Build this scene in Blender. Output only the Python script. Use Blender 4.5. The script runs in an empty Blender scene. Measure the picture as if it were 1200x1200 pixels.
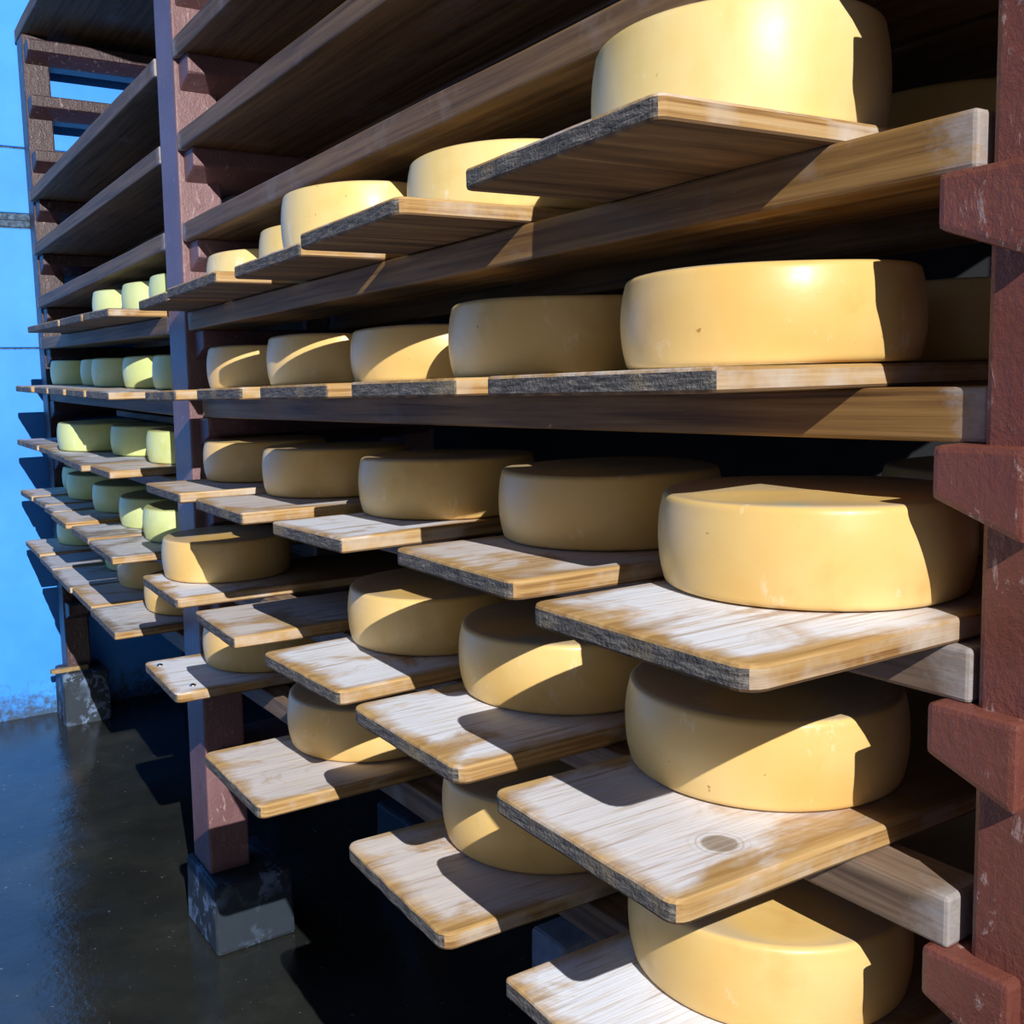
import bpy, bmesh, math, random
from mathutils import Vector, Matrix
random.seed(7)
C = bpy.context.scene.collection
S = bpy.context.scene

# ------------------------------------------------------------------ camera, light, exposure
# world frame: +X runs along the rack away from the camera, -Y runs into the rack, Z up, floor at 0
EYE = 1.5
R_RIGHT = Vector((-0.533, -0.846, -0.029)).normalized()
R_FWD = Vector((0.843, -0.527, -0.109)).normalized()
R_UP = R_RIGHT.cross(R_FWD).normalized()
R_FWD = R_UP.cross(R_RIGHT).normalized()
cam_data = bpy.data.cameras.new('camera')
cam_data.sensor_width = 36.0
cam_data.lens = 1170.85 / 1200 * 36.0
cam_data.shift_x = 61.05 / 1200
cam_data.shift_y = -18.15 / 1200
cam_data.clip_start = 0.02
cam = bpy.data.objects.new('camera', cam_data)
cam.matrix_world = Matrix((
    (R_RIGHT.x, R_UP.x, -R_FWD.x, 0.0),
    (R_RIGHT.y, R_UP.y, -R_FWD.y, 0.0),
    (R_RIGHT.z, R_UP.z, -R_FWD.z, EYE),
    (0, 0, 0, 1)))
C.objects.link(cam)
S.camera = cam

world = bpy.data.worlds.new('world')
S.world = world
world.use_nodes = True
bg = world.node_tree.nodes['Background']
bg.inputs[0].default_value = (0.46, 0.54, 0.78, 1)
bg.inputs[1].default_value = 0.38

LAMP_POS = (-2.0, 0.30, EYE + 1.75)
LAMP_W = 62.0
ld = bpy.data.lights.new('work_lamp', 'POINT')
ld.energy = LAMP_W
ld.color = (1.0, 0.98, 0.94)
ld.shadow_soft_size = 0.012
ld.use_nodes = True
lnt = ld.node_tree
fall = lnt.nodes.new('ShaderNodeLightFalloff')
fall.inputs['Strength'].default_value = 1.0
fall.inputs['Smooth'].default_value = 0.0
lnt.links.new(fall.outputs['Constant'], lnt.nodes['Emission'].inputs['Strength'])
lamp = bpy.data.objects.new('work_lamp', ld)
lamp.location = LAMP_POS
C.objects.link(lamp)

S.view_settings.view_transform = 'Standard'
S.view_settings.look = 'None'
S.view_settings.gamma = 1.0
S.view_settings.use_curve_mapping = False
S.view_settings.exposure = 0.0


# ------------------------------------------------------------------ material helpers
class NT:
    def __init__(self, name):
        self.m = bpy.data.materials.new(name)
        self.m.use_nodes = True
        self.t = self.m.node_tree
        self.b = self.t.nodes['Principled BSDF']

    def n(self, typ, **kw):
        nd = self.t.nodes.new(typ)
        for k, v in kw.items():
            setattr(nd, k, v)
        return nd

    def l(self, a, b):
        self.t.links.new(a, b)

    def setin(self, sock, v):
        if hasattr(v, 'is_linked') or hasattr(v, 'links'):
            self.l(v, sock)
        else:
            sock.default_value = v

    def coords(self, kind='Object', rnd=True, scale=(1, 1, 1), rot=(0, 0, 0)):
        tc = self.n('ShaderNodeTexCoord')
        out = tc.outputs[kind]
        if rnd:
            oi = self.n('ShaderNodeObjectInfo')
            mul = self.n('ShaderNodeMath', operation='MULTIPLY')
            self.l(oi.outputs['Random'], mul.inputs[0])
            mul.inputs[1].default_value = 37.0
            add = self.n('ShaderNodeVectorMath', operation='ADD')
            self.l(out, add.inputs[0])
            self.l(mul.outputs[0], add.inputs[1])
            out = add.outputs[0]
        mp = self.n('ShaderNodeMapping')
        mp.inputs['Scale'].default_value = scale
        mp.inputs['Rotation'].default_value = rot
        self.l(out, mp.inputs['Vector'])
        return mp.outputs[0]

    def noise(self, vec, scale=5.0, detail=4.0, rough=0.55, dist=0.0):
        nd = self.n('ShaderNodeTexNoise')
        self.l(vec, nd.inputs['Vector'])
        nd.inputs['Scale'].default_value = scale
        nd.inputs['Detail'].default_value = detail
        nd.inputs['Roughness'].default_value = rough
        nd.inputs['Distortion'].default_value = dist
        return nd.outputs['Fac']

    def ramp(self, fac, *stops):
        r = self.n('ShaderNodeValToRGB')
        e = r.color_ramp.elements
        while len(e) < len(stops):
            e.new(0.5)
        for el, (p, c) in zip(e, stops):
            el.position = p
            el.color = (c, c, c, 1) if isinstance(c, (int, float)) else (*c, 1)
        self.l(fac, r.inputs[0])
        return r.outputs[0]

    def mix(self, fac, a, b, mode='MIX'):
        m = self.n('ShaderNodeMix', data_type='RGBA', blend_type=mode)
        self.setin(m.inputs[0], fac)
        for s, v in ((m.inputs[6], a), (m.inputs[7], b)):
            if isinstance(v, tuple):
                s.default_value = (*v, 1)
            else:
                self.l(v, s)
        return m.outputs[2]

    def math(self, op, a, b=0.0):
        m = self.n('ShaderNodeMath', operation=op)
        self.setin(m.inputs[0], a)
        self.setin(m.inputs[1], b)
        return m.outputs[0]

    def bump(self, h, strength=0.3, dist=0.004, normal=None):
        b = self.n('ShaderNodeBump')
        b.inputs['Strength'].default_value = strength
        b.inputs['Distance'].default_value = dist
        self.l(h, b.inputs['Height'])
        if normal is not None:
            self.l(normal, b.inputs['Normal'])
        return b.outputs[0]

    def out(self, color=None, rough=None, normal=None, spec=None):
        if color is not None:
            self.setin(self.b.inputs['Base Color'], (*color, 1) if isinstance(color, tuple) else color)
        if rough is not None:
            self.setin(self.b.inputs['Roughness'], rough)
        if normal is not None:
            self.l(normal, self.b.inputs['Normal'])
        if spec is not None:
            self.b.inputs['Specular IOR Level'].default_value = spec
        return self.m


def cheese_material(name, base, pale, dark, stamp=False, rough=0.36, dull=(0.60, 0.45, 0.26)):
    k = NT(name)
    v = k.coords()
    big = k.noise(v, 7.0, 3, 0.5)
    fine = k.noise(v, 55.0, 5, 0.6)
    col = k.mix(k.ramp(big, (0.35, 0.0), (0.7, 1.0)), base, pale)
    col = k.mix(k.ramp(k.noise(v, 16.0, 4, 0.6), (0.55, 0.0), (0.8, 0.55)), col, dark)
    tco = k.n('ShaderNodeTexCoord')
    sz = k.n('ShaderNodeSeparateXYZ')
    k.l(tco.outputs['Object'], sz.inputs[0])
    lid = k.ramp(k.math('DIVIDE', sz.outputs['Z'], 0.1), (0.942, 0.0), (0.952, 1.0))
    col = k.mix(k.math('MULTIPLY', lid, 0.9), col, (dull[0], dull[1], dull[2]))
    scuff = k.ramp(k.noise(k.coords(scale=(1, 1, 0.6)), 26.0, 6, 0.7), (0.615, 0.0), (0.68, 0.7))
    col = k.mix(scuff, col, (min(1, pale[0] * 1.08), min(1, pale[1] * 1.15), min(1, pale[2] * 1.6)))
    speck = k.ramp(k.noise(v, 95.0, 2, 0.5), (0.76, 0.0), (0.80, 0.8))
    col = k.mix(speck, col, (dark[0] * 0.6, dark[1] * 0.55, dark[2] * 0.5))
    if stamp:   # blue-green ink smudge on the upper face
        tc = k.n('ShaderNodeTexCoord')
        sb = k.n('ShaderNodeVectorMath', operation='SUBTRACT')
        k.l(tc.outputs['Object'], sb.inputs[0])
        sb.inputs[1].default_value = (-0.06, 0.108, 0.0)
        mp = k.n('ShaderNodeMapping')
        mp.inputs['Scale'].default_value = (26, 40, 0)
        k.l(sb.outputs[0], mp.inputs['Vector'])
        ln = k.n('ShaderNodeVectorMath', operation='LENGTH')
        k.l(mp.outputs[0], ln.inputs[0])
        spot = k.ramp(ln.outputs['Value'], (0.35, 0.55), (0.95, 0.0))
        sep = k.n('ShaderNodeSeparateXYZ')
        k.l(tc.outputs['Object'], sep.inputs[0])
        topm = lid
        f = k.math('MULTIPLY', k.math('MULTIPLY', spot, topm), k.ramp(k.noise(v, 30, 3), (0.35, 0.2), (0.6, 1.0)))
        col = k.mix(f, col, (0.20, 0.55, 0.50))
    rg = k.math('ADD', k.math('MULTIPLY', fine, 0.22), rough - 0.1)
    nrm = k.bump(fine, 0.10, 0.002, k.bump(big, 0.25, 0.006))
    k.b.inputs['Subsurface Weight'].default_value = 0.0
    return k.out(col, rg, nrm, 0.45)


def plank_top_material(name, knot=None, white=1.0, w0=(0.36, 0.20, 0.065), w1=(0.62, 0.40, 0.17), ws=(0.62, 0.56, 0.50)):
    """upper face of a ripening plank: whitest near the tip, ochre at its worn edges, brown further in"""
    k = NT(name)
    grain_v = k.coords(scale=(60, 3.0, 60))
    grain = k.noise(grain_v, 1.0, 6, 0.6, 0.6)
    fine = k.noise(k.coords(scale=(260, 9, 200)), 1.0, 3, 0.6)
    blot = k.noise(k.coords(scale=(1, 0.6, 1)), 8.5, 5, 0.62, 0.6)
    uv = k.n('ShaderNodeUVMap')
    sep = k.n('ShaderNodeSeparateXYZ')
    k.l(uv.outputs[0], sep.inputs[0])
    u, v = sep.outputs['X'], sep.outputs['Y']         # u across 0..1, v metres from the tip
    edge = k.math('MINIMUM', k.math('MULTIPLY', k.math('MINIMUM', u, k.math('SUBTRACT', 1.0, u)), 0.30), v)
    edge = k.math('ADD', edge, k.math('MULTIPLY', k.math('SUBTRACT', blot, 0.5), 0.11))
    em = k.ramp(edge, (0.002, 0.0), (0.028, 1.0))
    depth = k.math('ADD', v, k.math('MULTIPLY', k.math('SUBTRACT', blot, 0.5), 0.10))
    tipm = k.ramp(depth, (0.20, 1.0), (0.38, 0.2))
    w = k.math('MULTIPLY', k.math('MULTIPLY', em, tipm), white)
    w = k.math('MULTIPLY', w, k.ramp(blot, (0.36, 0.15), (0.47, 1.0)))
    wood = k.mix(k.ramp(grain, (0.35, 0.0), (0.68, 1.0)), w0, w1)
    wash = k.mix(k.ramp(fine, (0.28, 0.0), (0.50, 1.0)), ws, (0.78, 0.81, 0.90))
    col = k.mix(w, wood, wash)
    col = k.mix(k.ramp(k.noise(k.coords(scale=(90, 5, 60)), 1.0, 2, 0.5), (0.60, 0.0), (0.72, 0.6)), col, (0.34, 0.19, 0.07))
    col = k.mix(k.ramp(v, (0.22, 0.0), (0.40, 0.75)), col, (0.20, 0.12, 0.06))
    if knot:
        kv = k.n('ShaderNodeVectorMath', operation='SUBTRACT')
        k.l(uv.outputs[0], kv.inputs[0])
        kv.inputs[1].default_value = (knot[0], knot[1], 0)
        ks = k.n('ShaderNodeVectorMath', operation='MULTIPLY')
        k.l(kv.outputs[0], ks.inputs[0])
        ks.inputs[1].default_value = (0.30, 1.0, 0)
        ln = k.n('ShaderNodeVectorMath', operation='LENGTH')
        k.l(ks.outputs[0], ln.inputs[0])
        d = k.math('ADD', ln.outputs['Value'], k.math('MULTIPLY', k.math('SUBTRACT', grain, 0.5), 0.006))
        rings = k.math('SINE', k.math('MULTIPLY', d, 900.0))
        ring = k.math('MULTIPLY', k.ramp(rings, (0.3, 0.0), (0.9, 0.4)), k.ramp(d, (0.018, 1.0), (0.034, 0.0)))
        col = k.mix(ring, col, (0.20, 0.12, 0.07))
        col = k.mix(k.ramp(d, (0.015, 1.0), (0.019, 0.0)), col, k.mix(k.ramp(fine, (0.3, 0.0), (0.7, 1.0)), (0.22, 0.16, 0.12), (0.40, 0.34, 0.29)))
    nrm = k.bump(fine, 0.35, 0.0015, k.bump(grain, 0.35, 0.003))
    return k.out(col, 0.7, nrm, 0.3)


def plank_side_material():
    k = NT('plank_long_edge')
    g = k.noise(k.coords(scale=(40, 2.5, 130)), 1.0, 5, 0.6, 0.3)
    b = k.noise(k.coords(), 9.0, 4, 0.6)
    col = k.ramp(g, (0.30, (0.19, 0.085, 0.025)), (0.48, (0.46, 0.27, 0.10)), (0.72, (0.62, 0.44, 0.24)))
    col = k.mix(k.ramp(b, (0.47, 0.0), (0.66, 0.85)), col, (0.58, 0.50, 0.42))
    return k.out(col, 0.65, k.bump(g, 0.4, 0.002), 0.3)


def plank_end_material():
    k = NT('plank_end_grain')
    v = k.coords(scale=(40, 40, 260), rot=(0, 0.9, 0))
    saw = k.noise(v, 1.0, 5, 0.7, 0.4)
    pit = k.noise(k.coords(), 240.0, 3, 0.6)
    b = k.noise(k.coords(), 13.0, 3, 0.5)
    col = k.ramp(saw, (0.30, (0.045, 0.041, 0.041)), (0.52, (0.17, 0.155, 0.145)), (0.72, (0.42, 0.37, 0.31)))
    col = k.mix(k.ramp(b, (0.56, 0.0), (0.68, 0.7)), col, (0.40, 0.31, 0.18))
    h = k.math('ADD', saw, pit)
    return k.out(col, 0.8, k.bump(h, 0.8, 0.004), 0.2)


def plank_under_material():
    k = NT('plank_underside')
    g = k.noise(k.coords(scale=(40, 3, 40)), 1.0, 5, 0.6, 0.4)
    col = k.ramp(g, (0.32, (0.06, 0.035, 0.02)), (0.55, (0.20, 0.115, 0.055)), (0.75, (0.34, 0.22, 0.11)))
    return k.out(col, 0.75, k.bump(g, 0.3, 0.002), 0.3)


def beam_material(name, lo, mid, hi, worn):
    k = NT(name)
    g = k.noise(k.coords(scale=(2.2, 60, 75)), 1.0, 6, 0.62, 0.4)
    b = k.noise(k.coords(scale=(1, 1, 1)), 6.0, 5, 0.65)
    col = k.ramp(g, (0.30, lo), (0.52, mid), (0.75, hi))
    col = k.mix(k.ramp(b, (0.58, 0.0), (0.72, 0.75)), col, worn)
    tc = k.n('ShaderNodeTexCoord')
    sep = k.n('ShaderNodeSeparateXYZ')
    k.l(tc.outputs['Generated'], sep.inputs[0])
    e = k.math('MINIMUM', sep.outputs['X'], k.math('SUBTRACT', 1.0, sep.outputs['X']))
    e = k.math('ADD', e, k.math('MULTIPLY', k.math('SUBTRACT', g, 0.5), 0.03))
    e = k.math('ADD', e, k.math('MULTIPLY', k.math('SUBTRACT', k.noise(k.coords(scale=(1, 1, 1.6)), 34.0, 5, 0.7), 0.5), 0.05))
    col = k.mix(k.ramp(e, (0.000, 0.6), (0.018, 0.0)), col, (0.46, 0.44, 0.45))
    return k.out(col, 0.6, k.bump(g, 0.45, 0.003), 0.3)


def paint_material(name, c0, c1):
    k = NT(name)
    v = k.coords(rnd=False)
    b = k.noise(v, 5.0, 5, 0.6)
    f = k.noise(v, 120.0, 4, 0.7)
    chip = k.noise(k.coords(rnd=False, scale=(1, 1, 0.45)), 55.0, 6, 0.75, 0.6)
    col = k.mix(k.ramp(b, (0.35, 0.0), (0.7, 1.0)), c0, c1)
    col = k.mix(k.ramp(chip, (0.60, 0.0), (0.66, 0.6)), col, (0.46, 0.34, 0.32))
    col = k.mix(k.ramp(k.noise(v, 38.0, 5, 0.7), (0.68, 0.0), (0.75, 0.7)), col, (0.06, 0.02, 0.016))
    h = k.math('ADD', f, k.math('MULTIPLY', chip, 1.5))
    return k.out(col, 0.38, k.bump(h, 0.5, 0.0035), 0.5)


def wall_material():
    k = NT('blue_wall_paint')
    v = k.coords(rnd=False)
    b = k.noise(v, 2.2, 5, 0.6)
    col = k.mix(k.ramp(b, (0.3, 0.0), (0.7, 1.0)), (0.030, 0.250, 0.86), (0.055, 0.34, 0.95))
    tc = k.n('ShaderNodeTexCoord')
    sep = k.n('ShaderNodeSeparateXYZ')
    k.l(tc.outputs['Object'], sep.inputs[0])
    spot = k.noise(v, 26.0, 6, 0.75)
    low = k.math('ADD', k.math('SUBTRACT', sep.outputs['Z'], 0.05), k.math('MULTIPLY', k.math('SUBTRACT', spot, 0.5), 0.55))
    col = k.mix(k.ramp(low, (0.0, 0.9), (0.14, 0.0)), col, (0.045, 0.06, 0.075))
    col = k.mix(k.ramp(k.noise(v, 14.0, 5, 0.7), (0.70, 0.0), (0.80, 0.5)), col, (0.35, 0.6, 0.95))
    return k.out(col, 0.55, k.bump(spot, 0.12, 0.003), 0.3)


def floor_material():
    k = NT('wet_concrete')
    v = k.coords(rnd=False)
    b = k.noise(v, 2.6, 6, 0.65)
    f = k.noise(v, 22.0, 6, 0.7)
    col = k.ramp(b, (0.30, (0.012, 0.013, 0.013)), (0.55, (0.024, 0.026, 0.023)), (0.78, (0.050, 0.050, 0.042)))
    col = k.mix(k.ramp(k.noise(v, 48.0, 3, 0.6), (0.68, 0.0), (0.74, 0.8)), col, (0.16, 0.16, 0.15))
    rg = k.ramp(k.noise(v, 5.0, 5, 0.6), (0.35, 0.05), (0.65, 0.24))
    return k.out(col, rg, k.bump(f, 0.16, 0.005, k.bump(b, 0.25, 0.02)), 0.6)


def footing_material():
    k = NT('painted_concrete')
    v = k.coords(rnd=False)
    p = k.noise(v, 18.0, 7, 0.7, 0.3)
    m = k.noise(v, 5.5, 2, 0.5)
    mask = k.math('MULTIPLY', k.ramp(p, (0.50, 0.0), (0.54, 1.0)), k.ramp(m, (0.44, 0.0), (0.56, 1.0)))
    col = k.mix(mask, (0.026, 0.036, 0.052), (0.13, 0.19, 0.30))
    return k.out(col, 0.6, k.bump(p, 0.4, 0.004), 0.3)


def plain(name, col, rough=0.6, scale=20.0, var=0.25, metal=0.0):
    k = NT(name)
    n = k.noise(k.coords(), scale, 4, 0.6)
    c = k.mix(k.ramp(n, (0.3, 0.0), (0.7, 1.0)), tuple(x * (1 - var) for x in col), tuple(min(1, x * (1 + var)) for x in col))
    k.b.inputs['Metallic'].default_value = metal
    return k.out(c, rough, k.bump(n, 0.2, 0.002))


M_CHEESE = cheese_material('yellow_rind', (0.82, 0.515, 0.155), (0.86, 0.61, 0.25), (0.66, 0.36, 0.09))
M_CHEESE_STAMP = cheese_material('yellow_rind_with_ink', (0.82, 0.515, 0.155), (0.86, 0.61, 0.25), (0.66, 0.36, 0.09), stamp=True)
M_CHEESE_PALE = cheese_material('cream_rind', (0.84, 0.60, 0.20), (0.88, 0.72, 0.38), (0.74, 0.50, 0.15), rough=0.38)
M_CHEESE_TINTED = cheese_material('light_tinted_rind', (0.66, 0.72, 0.26), (0.74, 0.82, 0.42), (0.52, 0.56, 0.18), dull=(0.55, 0.58, 0.25))  # bluish light of the far bay painted into the rind as pale green
M_TOP = [plank_top_material('plank_upper_face'), plank_top_material('plank_upper_face_stained', white=0.62),
         plank_top_material('plank_upper_face_knot', knot=(0.215, 0.112), white=0.8),
         plank_top_material('plank_upper_face_grey', white=0.7, w0=(0.16, 0.115, 0.075), w1=(0.34, 0.27, 0.20), ws=(0.36, 0.33, 0.31))]
M_SIDE = plank_side_material()
M_END = plank_end_material()
M_UNDER = plank_under_material()
M_BEAM = beam_material('beam_wood', (0.10, 0.045, 0.014), (0.27, 0.145, 0.045), (0.40, 0.24, 0.09), (0.30, 0.25, 0.22))
M_GREY_BEAM = beam_material('weathered_beam_wood', (0.085, 0.055, 0.040), (0.22, 0.150, 0.105), (0.36, 0.265, 0.185), (0.42, 0.37, 0.34))
M_BOARD = beam_material('old_shelf_board', (0.075, 0.042, 0.020), (0.19, 0.110, 0.050), (0.29, 0.18, 0.085), (0.26, 0.20, 0.17))
M_PAINT = [paint_material('maroon_paint', (0.150, 0.042, 0.030), (0.215, 0.074, 0.056)),
           paint_material('faded_maroon_paint', (0.165, 0.080, 0.083), (0.24, 0.132, 0.142)),
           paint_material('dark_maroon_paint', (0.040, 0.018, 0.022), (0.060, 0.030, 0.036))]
M_WALL = wall_material()
M_FLOOR = floor_material()
M_FOOT = footing_material()
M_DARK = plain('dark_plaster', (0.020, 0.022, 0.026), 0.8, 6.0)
M_JOINT = plain('mouldy_joint', (0.06, 0.10, 0.16), 0.9, 60.0, 0.8)
M_NAIL = plain('steel_bolt', (0.45, 0.45, 0.47), 0.3, 30, 0.2, 1.0)
M_SHIM = plain('raw_shim_wood', (0.30, 0.20, 0.09), 0.7, 40.0)


# ------------------------------------------------------------------ object helpers
def link(name, bm, mats, parent=None, loc=(0, 0, 0), rotz=0.0, smooth=False):
    me = bpy.data.meshes.new(name)
    bmesh.ops.recalc_face_normals(bm, faces=bm.faces)
    bm.to_mesh(me)
    bm.free()
    for m in (mats if isinstance(mats, (list, tuple)) else [mats]):
        me.materials.append(m)
    if smooth:
        for p in me.polygons:
            p.use_smooth = True
    o = bpy.data.objects.new(name, me)
    C.objects.link(o)
    o.location = loc
    o.rotation_euler = (0, 0, rotz)
    if parent:
        o.parent = parent
    return o


def tag(o, label, cat, group=None):
    o['label'] = label
    o['category'] = cat
    if group:
        o['group'] = group
    return o


def structure(o, label=None):
    o['kind'] = 'structure'
    if label:
        o['label'] = label
    return o


def empty(name, loc):
    o = bpy.data.objects.new(name, None)
    o.empty_display_size = 0.05
    C.objects.link(o)
    o.location = loc
    return o


def add_box(bm, x0, x1, d0, d1, z0, z1, bevel=0.0, seg=2):
    """box in (X, depth into rack, Z); depth becomes -Y"""
    r = bmesh.ops.create_cube(bm, size=1.0)
    vs = r['verts']
    for v in vs:
        v.co = Vector(((x0 + x1) / 2 + v.co.x * (x1 - x0), -(d0 + d1) / 2 + v.co.y * (d1 - d0), (z0 + z1) / 2 + v.co.z * (z1 - z0)))
    if bevel:
        es = list({e for v in vs for e in v.link_edges})
        bmesh.ops.bevel(bm, geom=es, offset=bevel, segments=seg, affect='EDGES', profile=0.5)
    return vs


# ------------------------------------------------------------------ the room
bm = bmesh.new()
SLOPE = 0.05 / 2.25                      # the floor rises slightly from the middle frame to the far wall
fv = []
for x, z in ((-4.0, 0.0), (2.62, 0.0), (5.3, (5.3 - 2.62) * SLOPE)):
    fv.append([bm.verts.new((x, y, z + dz)) for y, dz in ((4.0, 0), (-2.2, 0), (-2.2, -0.15), (4.0, -0.15))])
for a, c in zip(fv[:-1], fv[1:]):
    for q in range(4):
        bm.faces.new((a[q], a[(q + 1) % 4], c[(q + 1) % 4], c[q]))
bm.faces.new(fv[0])
bm.faces.new(fv[-1])
structure(link('floor', bm, M_FLOOR), 'dark wet concrete floor')

XW = 4.85
wall = bpy.data.objects.new('wall_far', None)
C.objects.link(wall)
wall.location = (XW, 0, 0)
structure(wall, 'bright blue painted wall at the far end of the room')


def wall_piece(name, z0, z1, mat, proud, bev=0.004):
    b = bmesh.new()
    # local to the wall empty
    add_box(b, -proud, 0.12, -4.0, 2.2, z0, z1, bev)
    return link(name, b, mat, wall)


wall_piece('backing', 0.0, 3.7, M_JOINT, -0.012)
for z0, z1 in ((0.0, 1.724), (1.731, 2.252), (2.319, 2.596), (2.604, 3.7)):
    wall_piece('panel', z0, z1, M_WALL, 0.0)
wall_piece('joint_strip', 2.258, 2.281, M_JOINT, -0.003)
wall_piece('joint_strip', 2.288, 2.313, M_JOINT, -0.003)

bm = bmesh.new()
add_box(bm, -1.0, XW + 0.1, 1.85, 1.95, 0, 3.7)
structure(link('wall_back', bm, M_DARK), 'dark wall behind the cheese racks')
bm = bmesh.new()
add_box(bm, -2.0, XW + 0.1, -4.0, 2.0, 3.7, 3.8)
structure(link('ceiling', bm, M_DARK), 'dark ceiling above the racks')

# ------------------------------------------------------------------ rack frames
PITCH = 0.2245
TOP1 = EYE + 0.164          # top of the rung that carries the topmost cheese row
POST_X = [(0.33, 0.472), (2.58, 2.73), (4.68, 4.80)]
D_FRONT = 0.81


def level(i):               # i = 1..5 cheese rows from the top, 0 and negative: empty levels above
    return TOP1 - PITCH * (i - 1)


def rise(i, x):             # the far bay stands a little higher towards the wall
    return 0.05 * (x - 2.75) / 1.85 if (x > 2.75 and i >= 1) else 0.0


def rung_mesh(cx, z, right_cut=None, front=0.79):
    """bracket-shaped cross rung: upright upper half, sloping lower half"""
    prof = [(-0.148, 0), (-0.148, -0.046), (-0.06, -0.080), (0.02, -0.080), (0.090, -0.046), (0.090, 0)]
    if right_cut is not None:       # end frame: rung cut off flush towards the camera
        prof = [(right_cut, 0), (right_cut, -0.078), (0.104, -0.046), (0.104, 0)]
    b = bmesh.new()
    fr = [b.verts.new((cx + x, -front, z + y)) for x, y in prof]
    f = b.faces.new(fr)
    r = bmesh.ops.extrude_face_region(b, geom=[f])
    for v in [g for g in r['geom'] if isinstance(g, bmesh.types.BMVert)]:
        v.co.y = -1.50
    es = [e for e in b.edges]
    bmesh.ops.bevel(b, geom=es, offset=0.006, segments=2, affect='EDGES', profile=0.6)
    return b


def frame(k, label):
    x0, x1 = POST_X[k]
    cx = (x0 + x1) / 2
    root = empty('rack_frame', (cx, -1.1, 0))
    tag(root, label, 'rack frame', 'maroon rack frames')
    inv = Vector((cx, -1.1, 0))
    base = (0.16, 0.195, 0.28)[k]
    ztop = (2.75, 2.75, 3.035)[k]
    dfront = (0.81, 0.808, 0.815)[k]
    for d0, d1 in ((dfront, 1.10 if k == 0 else 0.92), (1.425, 1.53)):  # right post given extra unseen depth to shade the wheels behind it
        b = bmesh.new()
        add_box(b, x0, x1, d0, d1, base, ztop, 0.006)
        if k == 1 and d0 < 1:                       # the middle post leans a little
            for v in b.verts:
                v.co.y += 0.030 * (1 - (v.co.z - base) / (ztop - base))
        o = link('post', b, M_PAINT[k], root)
        o.location = -inv
    lv = {0: range(-1, 7), 1: range(-4, 7), 2: range(-5, 7)}[k]
    for i in lv:
        z = level(i) + rise(i, x0) - (0.02 if i <= -3 else 0.0)
        b = rung_mesh(cx, z, (0.025 if k == 0 else None), (0.79, 0.816, 0.822)[k])
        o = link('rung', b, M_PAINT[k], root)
        o.location = -inv
    return root


frame(0, 'maroon rack frame at the right edge with blunt bracket ends')
frame(1, 'maroon rack frame in the middle standing on a peeling concrete block')
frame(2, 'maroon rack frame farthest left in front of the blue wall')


def footing(x0, x1, d0, d1, z1, label, taper=0.004):
    b = bmesh.new()
    add_box(b, x0, x1, d0, d1, 0.0, z1, 0.0)
    cx, cd = (x0 + x1) / 2, -(d0 + d1) / 2
    for v in b.verts:
        if v.co.z > z1 * 0.5:
            v.co.x += taper if v.co.x < cx else -taper
            v.co.y += taper if v.co.y < cd else -taper
    bmesh.ops.bevel(b, geom=list(b.edges), offset=0.012, segments=2, affect='EDGES', profile=0.5)
    bmesh.ops.subdivide_edges(b, edges=list(b.edges), cuts=2, use_grid_fill=True)
    for v in b.verts:
        if v.co.z > 0.004:
            v.co += Vector((random.uniform(-1, 1), random.uniform(-1, 1), random.uniform(-1, 0))) * 0.0012
    return tag(link('footing_block', b, M_FOOT), label, 'concrete block', 'concrete footing blocks')


footing(2.50, 2.76, 0.758, 0.985, 0.195, 'blue grey concrete block with peeling paint under the middle front post')
footing(2.50, 2.76, 1.37, 1.59, 0.195, 'shadowed concrete block under the middle back post')
footing(4.61, 4.83, 0.78, 0.98, 0.28, 'blue grey concrete block under the far front post by the blue wall')
footing(4.61, 4.83, 1.37, 1.59, 0.28, 'shadowed concrete block under the far back post')
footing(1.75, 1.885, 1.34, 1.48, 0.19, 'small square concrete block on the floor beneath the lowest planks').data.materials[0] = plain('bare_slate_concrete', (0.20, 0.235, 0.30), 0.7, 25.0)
footing(0.27, 0.53, 0.765, 0.99, 0.16, 'concrete block under the right front post')
footing(0.27, 0.53, 1.37, 1.59, 0.16, 'concrete block under the right back post')

# little shim of raw wood sticking out between far post and its footing
bm = bmesh.new()
add_box(bm, 4.645, 4.675, 0.74, 0.90, 0.281, 0.300, 0.003)
tag(link('wooden_shim', bm, M_SHIM), 'small raw wooden shim sticking out on the far concrete block', 'shim')

# ------------------------------------------------------------------ longitudinal beams and shelf boards
ROW = {1: 'topmost cheese row', 2: 'second cheese row from the top', 3: 'third cheese row from the top',
       4: 'fourth cheese row from the top', 5: 'lowest cheese row'}
UPPER = {0: 'first empty level above the cheese', -1: 'second empty level above the cheese', -2: 'third empty level above the cheese'}


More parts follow.
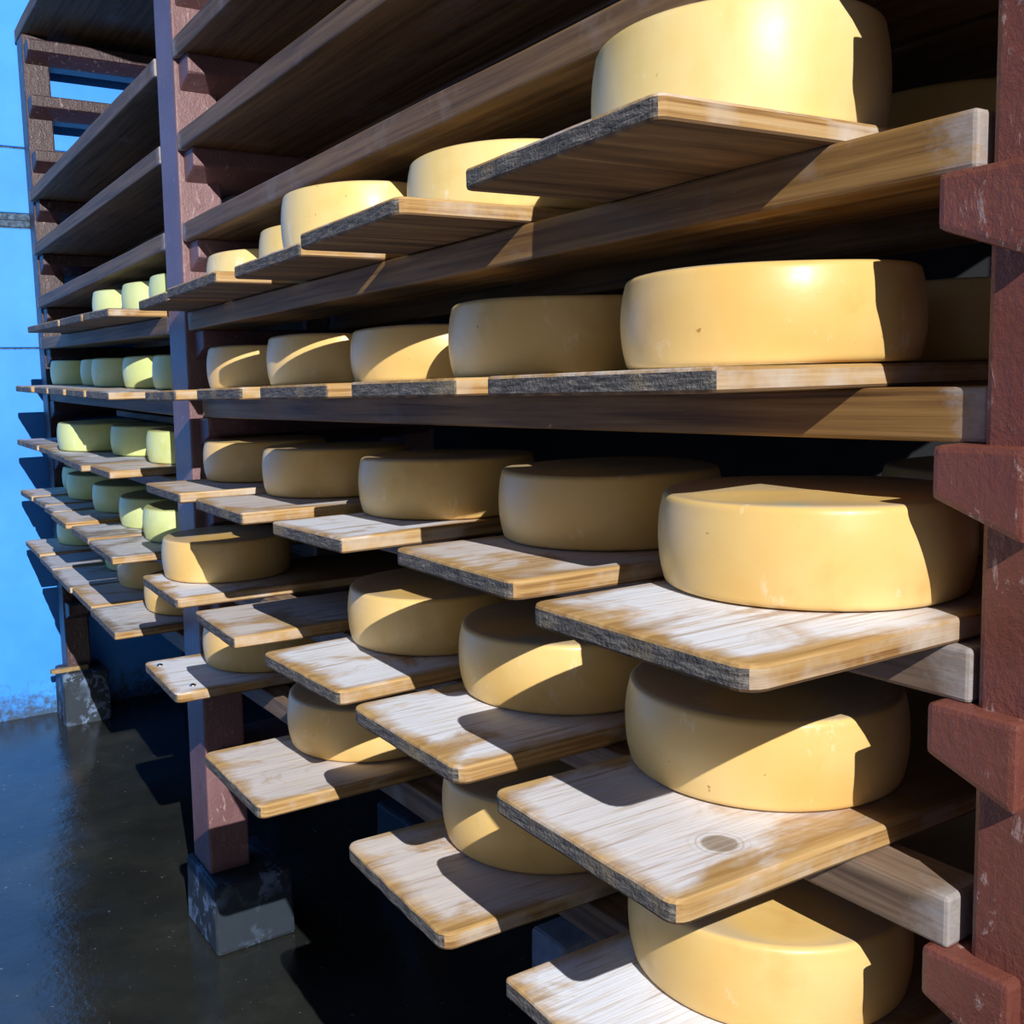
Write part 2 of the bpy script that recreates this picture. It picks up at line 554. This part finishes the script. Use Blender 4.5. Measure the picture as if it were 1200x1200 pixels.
def beam(name, xa, xb, d0, d1, za, zb, h, mat, label, cat, group, notch=0.0):
    """beam from xa to xb with its underside at za .. zb; object origin at its near end"""
    b = bmesh.new()
    n = 10
    L = xb - xa
    rows = []
    for i in range(n + 1):
        t = i / n
        w = 0.0016
        r = []
        for d, z in ((d0, 0), (d1, 0), (d1, h), (d0, h)):
            r.append(b.verts.new((L * t, -d + (random.uniform(-w, w) if 0 < i < n else 0), (zb - za) * t + z + (random.uniform(-w, w) if (z and 0 < i < n) else 0))))
        rows.append(r)
    for i in range(n):
        for j in range(4):
            b.faces.new((rows[i][j], rows[i][(j + 1) % 4], rows[i + 1][(j + 1) % 4], rows[i + 1][j]))
    b.faces.new(rows[0])
    b.faces.new(rows[-1])
    bmesh.ops.recalc_face_normals(b, faces=b.faces)
    es = [e for e in b.edges if len(e.link_faces) == 2 and e.link_faces[0].normal.dot(e.link_faces[1].normal) < 0.5]
    bmesh.ops.bevel(b, geom=es, offset=0.004, segments=2, affect='EDGES', profile=0.5)
    o = link(name, b, mat, None, (xa, 0, za))
    return tag(o, label, cat, group)


BH = 0.048
D0 = {1: 0.80, 2: 0.825, 3: 0.810, 4: 0.80, 5: 0.80}
for i in range(1, 6):
    z = level(i)
    dd = {1: 0.16, 2: 0.10, 3: 0.075, 4: 0.062, 5: 0.062}[i]
    for where, d0, d1 in (('front', D0[i], D0[i] + dd), ('back', 1.20, 1.27)):
        xa = {1: 0.478, 2: 0.476, 3: 0.478, 4: 0.486, 5: 0.48}[i]
        beam('shelf_beam', xa, 2.575, d0, d1, z, z, BH, M_BEAM if i <= 2 else M_GREY_BEAM,
             f'amber wooden {where} beam under the {ROW[i]}, right bay', 'beam', 'beams under the cheese rows')
        zf = z + rise(i, 4.62)
        beam('shelf_beam', 2.737, 4.675, d0, d1, z + 0.001, zf + 0.001, BH, M_BOARD,
             f'dark wooden {where} beam under the {ROW[i]}, far left bay', 'beam', 'beams under the cheese rows')
for i in (0, -1, -2):
    z = level(i)
    for where, d0, d1 in (('front', 0.80, 1.11), ('back', 1.13, 1.45)):
        xa = 0.476
        if i > -2 or True:
            beam('shelf_board', xa, 2.575, d0, d1 if where == 'front' else 1.41, z, z, 0.046, M_BOARD,
                 f'bare brown {where} shelf board on the {UPPER[i]}, right bay', 'shelf board', 'bare upper shelf boards')
        beam('shelf_board', 2.737, 4.675, d0, d1 if where == 'front' else 1.41, z + 0.001, z + 0.001, 0.046, M_BOARD,
             f'bare dusty {where} shelf board on the {UPPER[i]}, far left bay', 'shelf board', 'bare upper shelf boards')
beam('shelf_board', 2.745, 4.82, 0.812, 1.53, 3.0355, 3.0355, 0.05, M_BOARD,
     'dark broad board roofing the far left bay at the top of the photo', 'shelf board', 'bare upper shelf boards')


# ------------------------------------------------------------------ planks
TH = 0.023


def plank(xn, xf, dn, df, ztop, label, group, mat=0, length=0.81, round_tip=0.012, wear=0.0010, bolts=False):
    """plank across the beams: tip edge from (xn,dn) to (xf,df); runs into the rack"""
    w = math.hypot(xf - xn, df - dn)
    ang = -math.atan2(df - dn, xf - xn)
    ang = max(-0.045, min(0.045, ang)) if xn < 2.7 else max(-0.02, min(0.02, ang))
    length = 1.42 - min(dn, df)
    b = bmesh.new()
    hw = w / 2
    pts = []
    rr = round_tip
    for a in range(5):                              # near tip corner
        t = math.pi / 2 * a / 4
        pts.append((-hw + rr - rr * math.cos(t), -rr + rr * math.sin(t)))
    for q in range(1, 8):
        pts.append((-hw + rr + (w - 2 * rr) * q / 8, random.uniform(-wear, wear)))
    for a in range(5):
        t = math.pi / 2 * a / 4
        pts.append((hw - rr + rr * math.sin(t), -rr + rr * math.cos(t)))
    for q in range(1, 10):
        pts.append((hw + random.uniform(-wear, wear) * 0.6, -rr - (length - rr) * q / 10))
    pts += [(hw, -length), (-hw, -length)]
    for q in range(9, 0, -1):
        pts.append((-hw + random.uniform(-wear, wear) * 0.6, -rr - (length - rr) * q / 10))
    vs = [b.verts.new((x, y, -TH)) for x, y in pts]
    f = b.faces.new(vs)
    r = bmesh.ops.extrude_face_region(b, geom=[f])
    for v in [g for g in r['geom'] if isinstance(g, bmesh.types.BMVert)]:
        v.co.z = 0.0
    bmesh.ops.recalc_face_normals(b, faces=b.faces)
    es = [e for e in b.edges if any(abs(fc.normal.z) > 0.9 for fc in e.link_faces) and any(abs(fc.normal.z) < 0.5 for fc in e.link_faces)]
    bmesh.ops.bevel(b, geom=es, offset=0.0035, segments=2, affect='EDGES', profile=0.5)
    b.normal_update()
    uvl = b.loops.layers.uv.new('UVMap')
    for fc in b.faces:
        n = fc.normal
        if n.z > 0.3:
            fc.material_index = 0
        elif n.z < -0.3:
            fc.material_index = 3
        elif abs(n.y) > 0.6:
            fc.material_index = 2
        else:
            fc.material_index = 1
        for lp in fc.loops:
            lp[uvl].uv = ((lp.vert.co.x + hw) / w, -lp.vert.co.y)
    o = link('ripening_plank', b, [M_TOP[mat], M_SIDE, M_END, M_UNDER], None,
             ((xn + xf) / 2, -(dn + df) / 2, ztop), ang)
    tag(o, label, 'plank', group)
    if bolts:
        for x, y in ((0.105, -0.026), (-0.115, -0.05)):
            q = bmesh.new()
            bmesh.ops.create_uvsphere(q, u_segments=12, v_segments=8, radius=0.0085)
            for v in q.verts:
                v.co.z = max(v.co.z, 0.0) * 0.6
            bmesh.ops.remove_doubles(q, verts=q.verts, dist=1e-5)
            c = link('bolt_head', q, M_NAIL, o, (x, y, 0.0), 0, True)
    return o


def zt(i, x):
    return level(i) + BH + TH + rise(i, x) + 0.0005


NEAR = {
    1: [(.625, .944, .588, .610), (1.100, 1.432, .610, .620), (1.498, 1.830, .652, .660), (1.901, 2.255, .649, .656), (2.300, 2.570, .670, .674)],
    2: [(.597, .948, .630, .630), (1.012, 1.289, .632, .628), (1.372, 1.657, .630, .633), (1.737, 2.010, .629, .631), (2.152, 2.400, .632, .632)],
    3: [(.501, .789, .563, .568), (.885, 1.182, .614, .634), (1.308, 1.565, .613, .608), (1.718, 2.034, .611, .625), (2.167, 2.500, .632, .648)],
    4: [(.585, .876, .568, .577), (.950, 1.238, .579, .584), (1.303, 1.590, .596, .589), (1.720, 1.985, .583, .599), (2.130, 2.472, .599, .619)],
    5: [(.581, .881, .583, .591), (.993, 1.292, .573, .595), (1.488, 1.784, .532, .536), (2.180, 2.500, .596, .622)],
}
FAR = {
    1: [(2.80, 3.09, .655, .650), (3.11, 3.46, .650, .655), (3.49, 3.80, .655, .655), (3.82, 4.10, .66, .66)],
    2: [(2.84, 3.12, .65, .65), (3.15, 3.44, .65, .655), (3.46, 3.72, .65, .65), (3.75, 4.02, .65, .655), (4.06, 4.42, .65, .65)],
    3: [(2.91, 3.14, .655, .652), (3.17, 3.46, .63, .64), (3.48, 3.80, .64, .655), (3.82, 4.08, .665, .665), (4.12, 4.53, .672, .648)],
    4: [(2.80, 3.12, .613, .638), (3.17, 3.44, .633, .645), (3.53, 3.82, .640, .647), (3.85, 4.03, .66, .66), (4.07, 4.34, .672, .672), (4.37, 4.64, .67, .67)],
    5: [(2.855, 3.196, .626, .636), (3.225, 3.540, .634, .658), (3.552, 3.905, .634, .660), (3.935, 4.22, .654, .665), (4.28, 4.66, .668, .680)],
}
ORD = ['first', 'second', 'third', 'fourth', 'fifth', 'sixth']
for i, rows in NEAR.items():
    for j, (xn, xf, dn, df) in enumerate(rows):
        mat = 0
        extra = 'whitened'
        if (i, j) == (4, 0):
            mat, extra = 2, 'knotty whitened'
        elif (i, j) in ((3, 1), (3, 3), (3, 4), (4, 3), (5, 1), (5, 2)):
            mat, extra = 1, 'brown stained'
        if (i, j) == (5, 3):
            extra = 'whitened bolt-studded'
        if i <= 2:
            extra = 'dark-ended'
        rt = random.choice((0.006, 0.010, 0.016))
        if (i, j) in ((4, 1), (3, 0), (5, 1)):
            rt = 0.02
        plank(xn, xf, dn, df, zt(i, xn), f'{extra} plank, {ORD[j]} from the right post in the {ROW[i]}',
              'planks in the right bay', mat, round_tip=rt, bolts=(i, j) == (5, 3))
for i, rows in FAR.items():
    for j, (xn, xf, dn, df) in enumerate(rows):
        o = plank(xn, xf, dn, df, zt(i, (xn + xf) / 2) + 0.001, f'weathered plank, {ORD[j]} beyond the middle post in the {ROW[i]}',
                  'planks in the far left bay', 3 if (i + j) % 3 else 1, round_tip=0.008)
        if i >= 1:
            o.rotation_euler[1] = -math.atan(0.05 / 1.85)


# ------------------------------------------------------------------ cheese wheels
def wheel_mesh(name, R, H, mat, seed):
    rnd = random.Random(seed)
    b = bmesh.new()
    prof = []
    e = 0.008
    prof.append((0.0, 0.0))
    prof.append((R * 0.6, 0.0))
    prof.append((R * 0.968 - e, 0.0))
    for a in range(1, 4):
        t = math.pi / 2 * a / 4
        prof.append((R * 0.968 - e + e * math.sin(t), e - e * math.cos(t)))
    for q in range(0, 9):
        t = q / 8
        z = e + (H - 2 * e) * t
        bulge = math.sin(math.pi * t) ** 0.75
        prof.append((R * (0.968 + 0.032 * bulge), z))
    for a in range(1, 4):
        t = math.pi / 2 * a / 4
        prof.append((R * 0.968 - e + e * math.cos(t), H - e + e * math.sin(t)))
    prof.append((R * 0.968 - e, H))
    prof.append((R * 0.78, H - 0.0012))
    prof.append((R * 0.4, H - 0.0022))
    prof.append((0.0, H - 0.0026))
    N = 72
    ph = [rnd.uniform(0, 6.28) for _ in range(4)]
    rings = []
    for r, z in prof:
        if r == 0:
            rings.append([b.verts.new((0, 0, z))])
            continue
        ring = []
        for s in range(N):
            t = 2 * math.pi * s / N
            rr = r * (1 + 0.004 * math.sin(2 * t + ph[0]) + 0.002 * math.sin(5 * t + ph[1] + z * 30))
            zz = z + (0.0014 * math.sin(t + ph[2]) + 0.0008 * math.sin(3 * t + ph[3])) * (z / H)
            ring.append(b.verts.new((rr * math.cos(t), rr * math.sin(t), zz)))
        rings.append(ring)
    for a, c in zip(rings[:-1], rings[1:]):
        for s in range(N):
            s2 = (s + 1) % N
            if len(a) == 1:
                b.faces.new((a[0], c[s2], c[s]))
            elif len(c) == 1:
                b.faces.new((a[s], a[s2], c[0]))
            else:
                b.faces.new((a[s], a[s2], c[s2], c[s]))
    o = link(name, b, mat, None, (0, 0, -50), 0, True)
    return o


WR, WH = 0.1555, 0.097
protos = {}
for key, mat in (('yellow', M_CHEESE), ('stamp', M_CHEESE_STAMP), ('cream', M_CHEESE_PALE), ('green', M_CHEESE_TINTED)):
    protos[key] = [wheel_mesh('cheese_wheel', WR, WH, mat, s) for s in ((1, 2, 3) if key in ('yellow', 'green') else (4,))]


def wheel(i, x, d, kind, label, group, s=1.0, h=1.0, rot=None):
    src = random.choice(protos[kind])
    o = src.copy()
    C.objects.link(o)
    o.location = (x, -d, zt(i, x) + (0.003 if x > 2.75 else 0.0015))
    o.rotation_euler = (0, -math.atan(0.05 / 1.85) if (x > 2.75 and i >= 1) else 0, random.uniform(-0.35, 0.35) if rot is None else rot)
    o.scale = (s, s, h)
    return tag(o, label, 'cheese', group)


WN = {
    1: [(.785, .858), (1.245, .885), (1.672, .862), (2.03, .957), (2.37, .952)],
    2: [(.741, .859), (1.140, .885), (1.495, .905), (1.882, .905), (2.325, .925)],
    3: [(.679, .853), (1.069, .915), (1.486, .905), (1.935, .904), (2.395, .925)],
    4: [(.762, .877), (1.133, .882), (1.503, .882), None, (2.366, .800)],
    5: [(.743, .862), (1.155, .859), (1.680, .832), (2.350, .884)],
}
HN = {(1, 0): 1.25, (1, 2): 1.18, (1, 3): 1.12, (1, 1): 0.95, (2, 2): 0.90, (2, 1): 1.05}
for i, ws in WN.items():
    for j, p in enumerate(ws):
        if p is None:
            continue
        kind = 'yellow'
        if (i, j) in ((3, 0), (4, 1)):
            kind = 'stamp'
        if i == 1:
            kind = 'cream'
        nm = {'yellow': 'golden yellow cheese wheel', 'stamp': 'cheese wheel with teal ink smudge', 'cream': 'creamy yellow cheese wheel'}[kind]
        wheel(i, p[0], p[1], kind, f'{nm}, {ORD[j]} from right post, {ROW[i]}', 'cheese wheels at the front of the right bay', h=HN.get((i, j), 1.0), rot=0.0 if kind == 'stamp' else None)
        if j == 0 and i <= 3:
            wheel(i, min(p[0] + random.uniform(-.01, .01), 2.38), 1.25, 'yellow', f'shadowed cheese wheel behind the {ORD[j]} wheel of the {ROW[i]}', 'cheese wheels at the back of the right bay')

WF = {
    1: [(2.90, .955), (3.215, .955), (3.55, .94)],
    2: [(2.90, .95), (3.22, .945), (3.63, .94), (3.985, .975), (4.39, .94)],
    3: [(3.071, .966), (3.419, .940), (3.765, .834)],
    4: [(3.003, .923), (3.320, .930), (3.752, .939), (4.180, .931), (4.500, .975)],
    5: [(3.044, .923), (3.461, .943), (3.785, .973), (4.480, .934)],
}
for i, ws in WF.items():
    for j, (x, d) in enumerate(ws):
        kind = 'green'
        if i == 5 and j < 2:
            kind = 'yellow'
        nm = {'green': 'pale green-tinted cheese wheel', 'yellow': 'golden yellow cheese wheel'}[kind]
        wheel(i, x, d, kind, f'{nm}, {ORD[j]} beyond the middle post, {ROW[i]}', 'cheese wheels at the front of the far left bay')
zb = zt(3, 2.98) + 0.003 + WH + 0.004
beam('spare_board', 2.98, 4.05, 0.955, 1.075, zb, zb + 0.05 / 1.85 * 1.07, 0.024, M_BOARD,
     'loose grey board lying on top of green-tinted wheels, third cheese row', 'board', None)
for lst in protos.values():
    for o in lst:
        bpy.data.objects.remove(o)
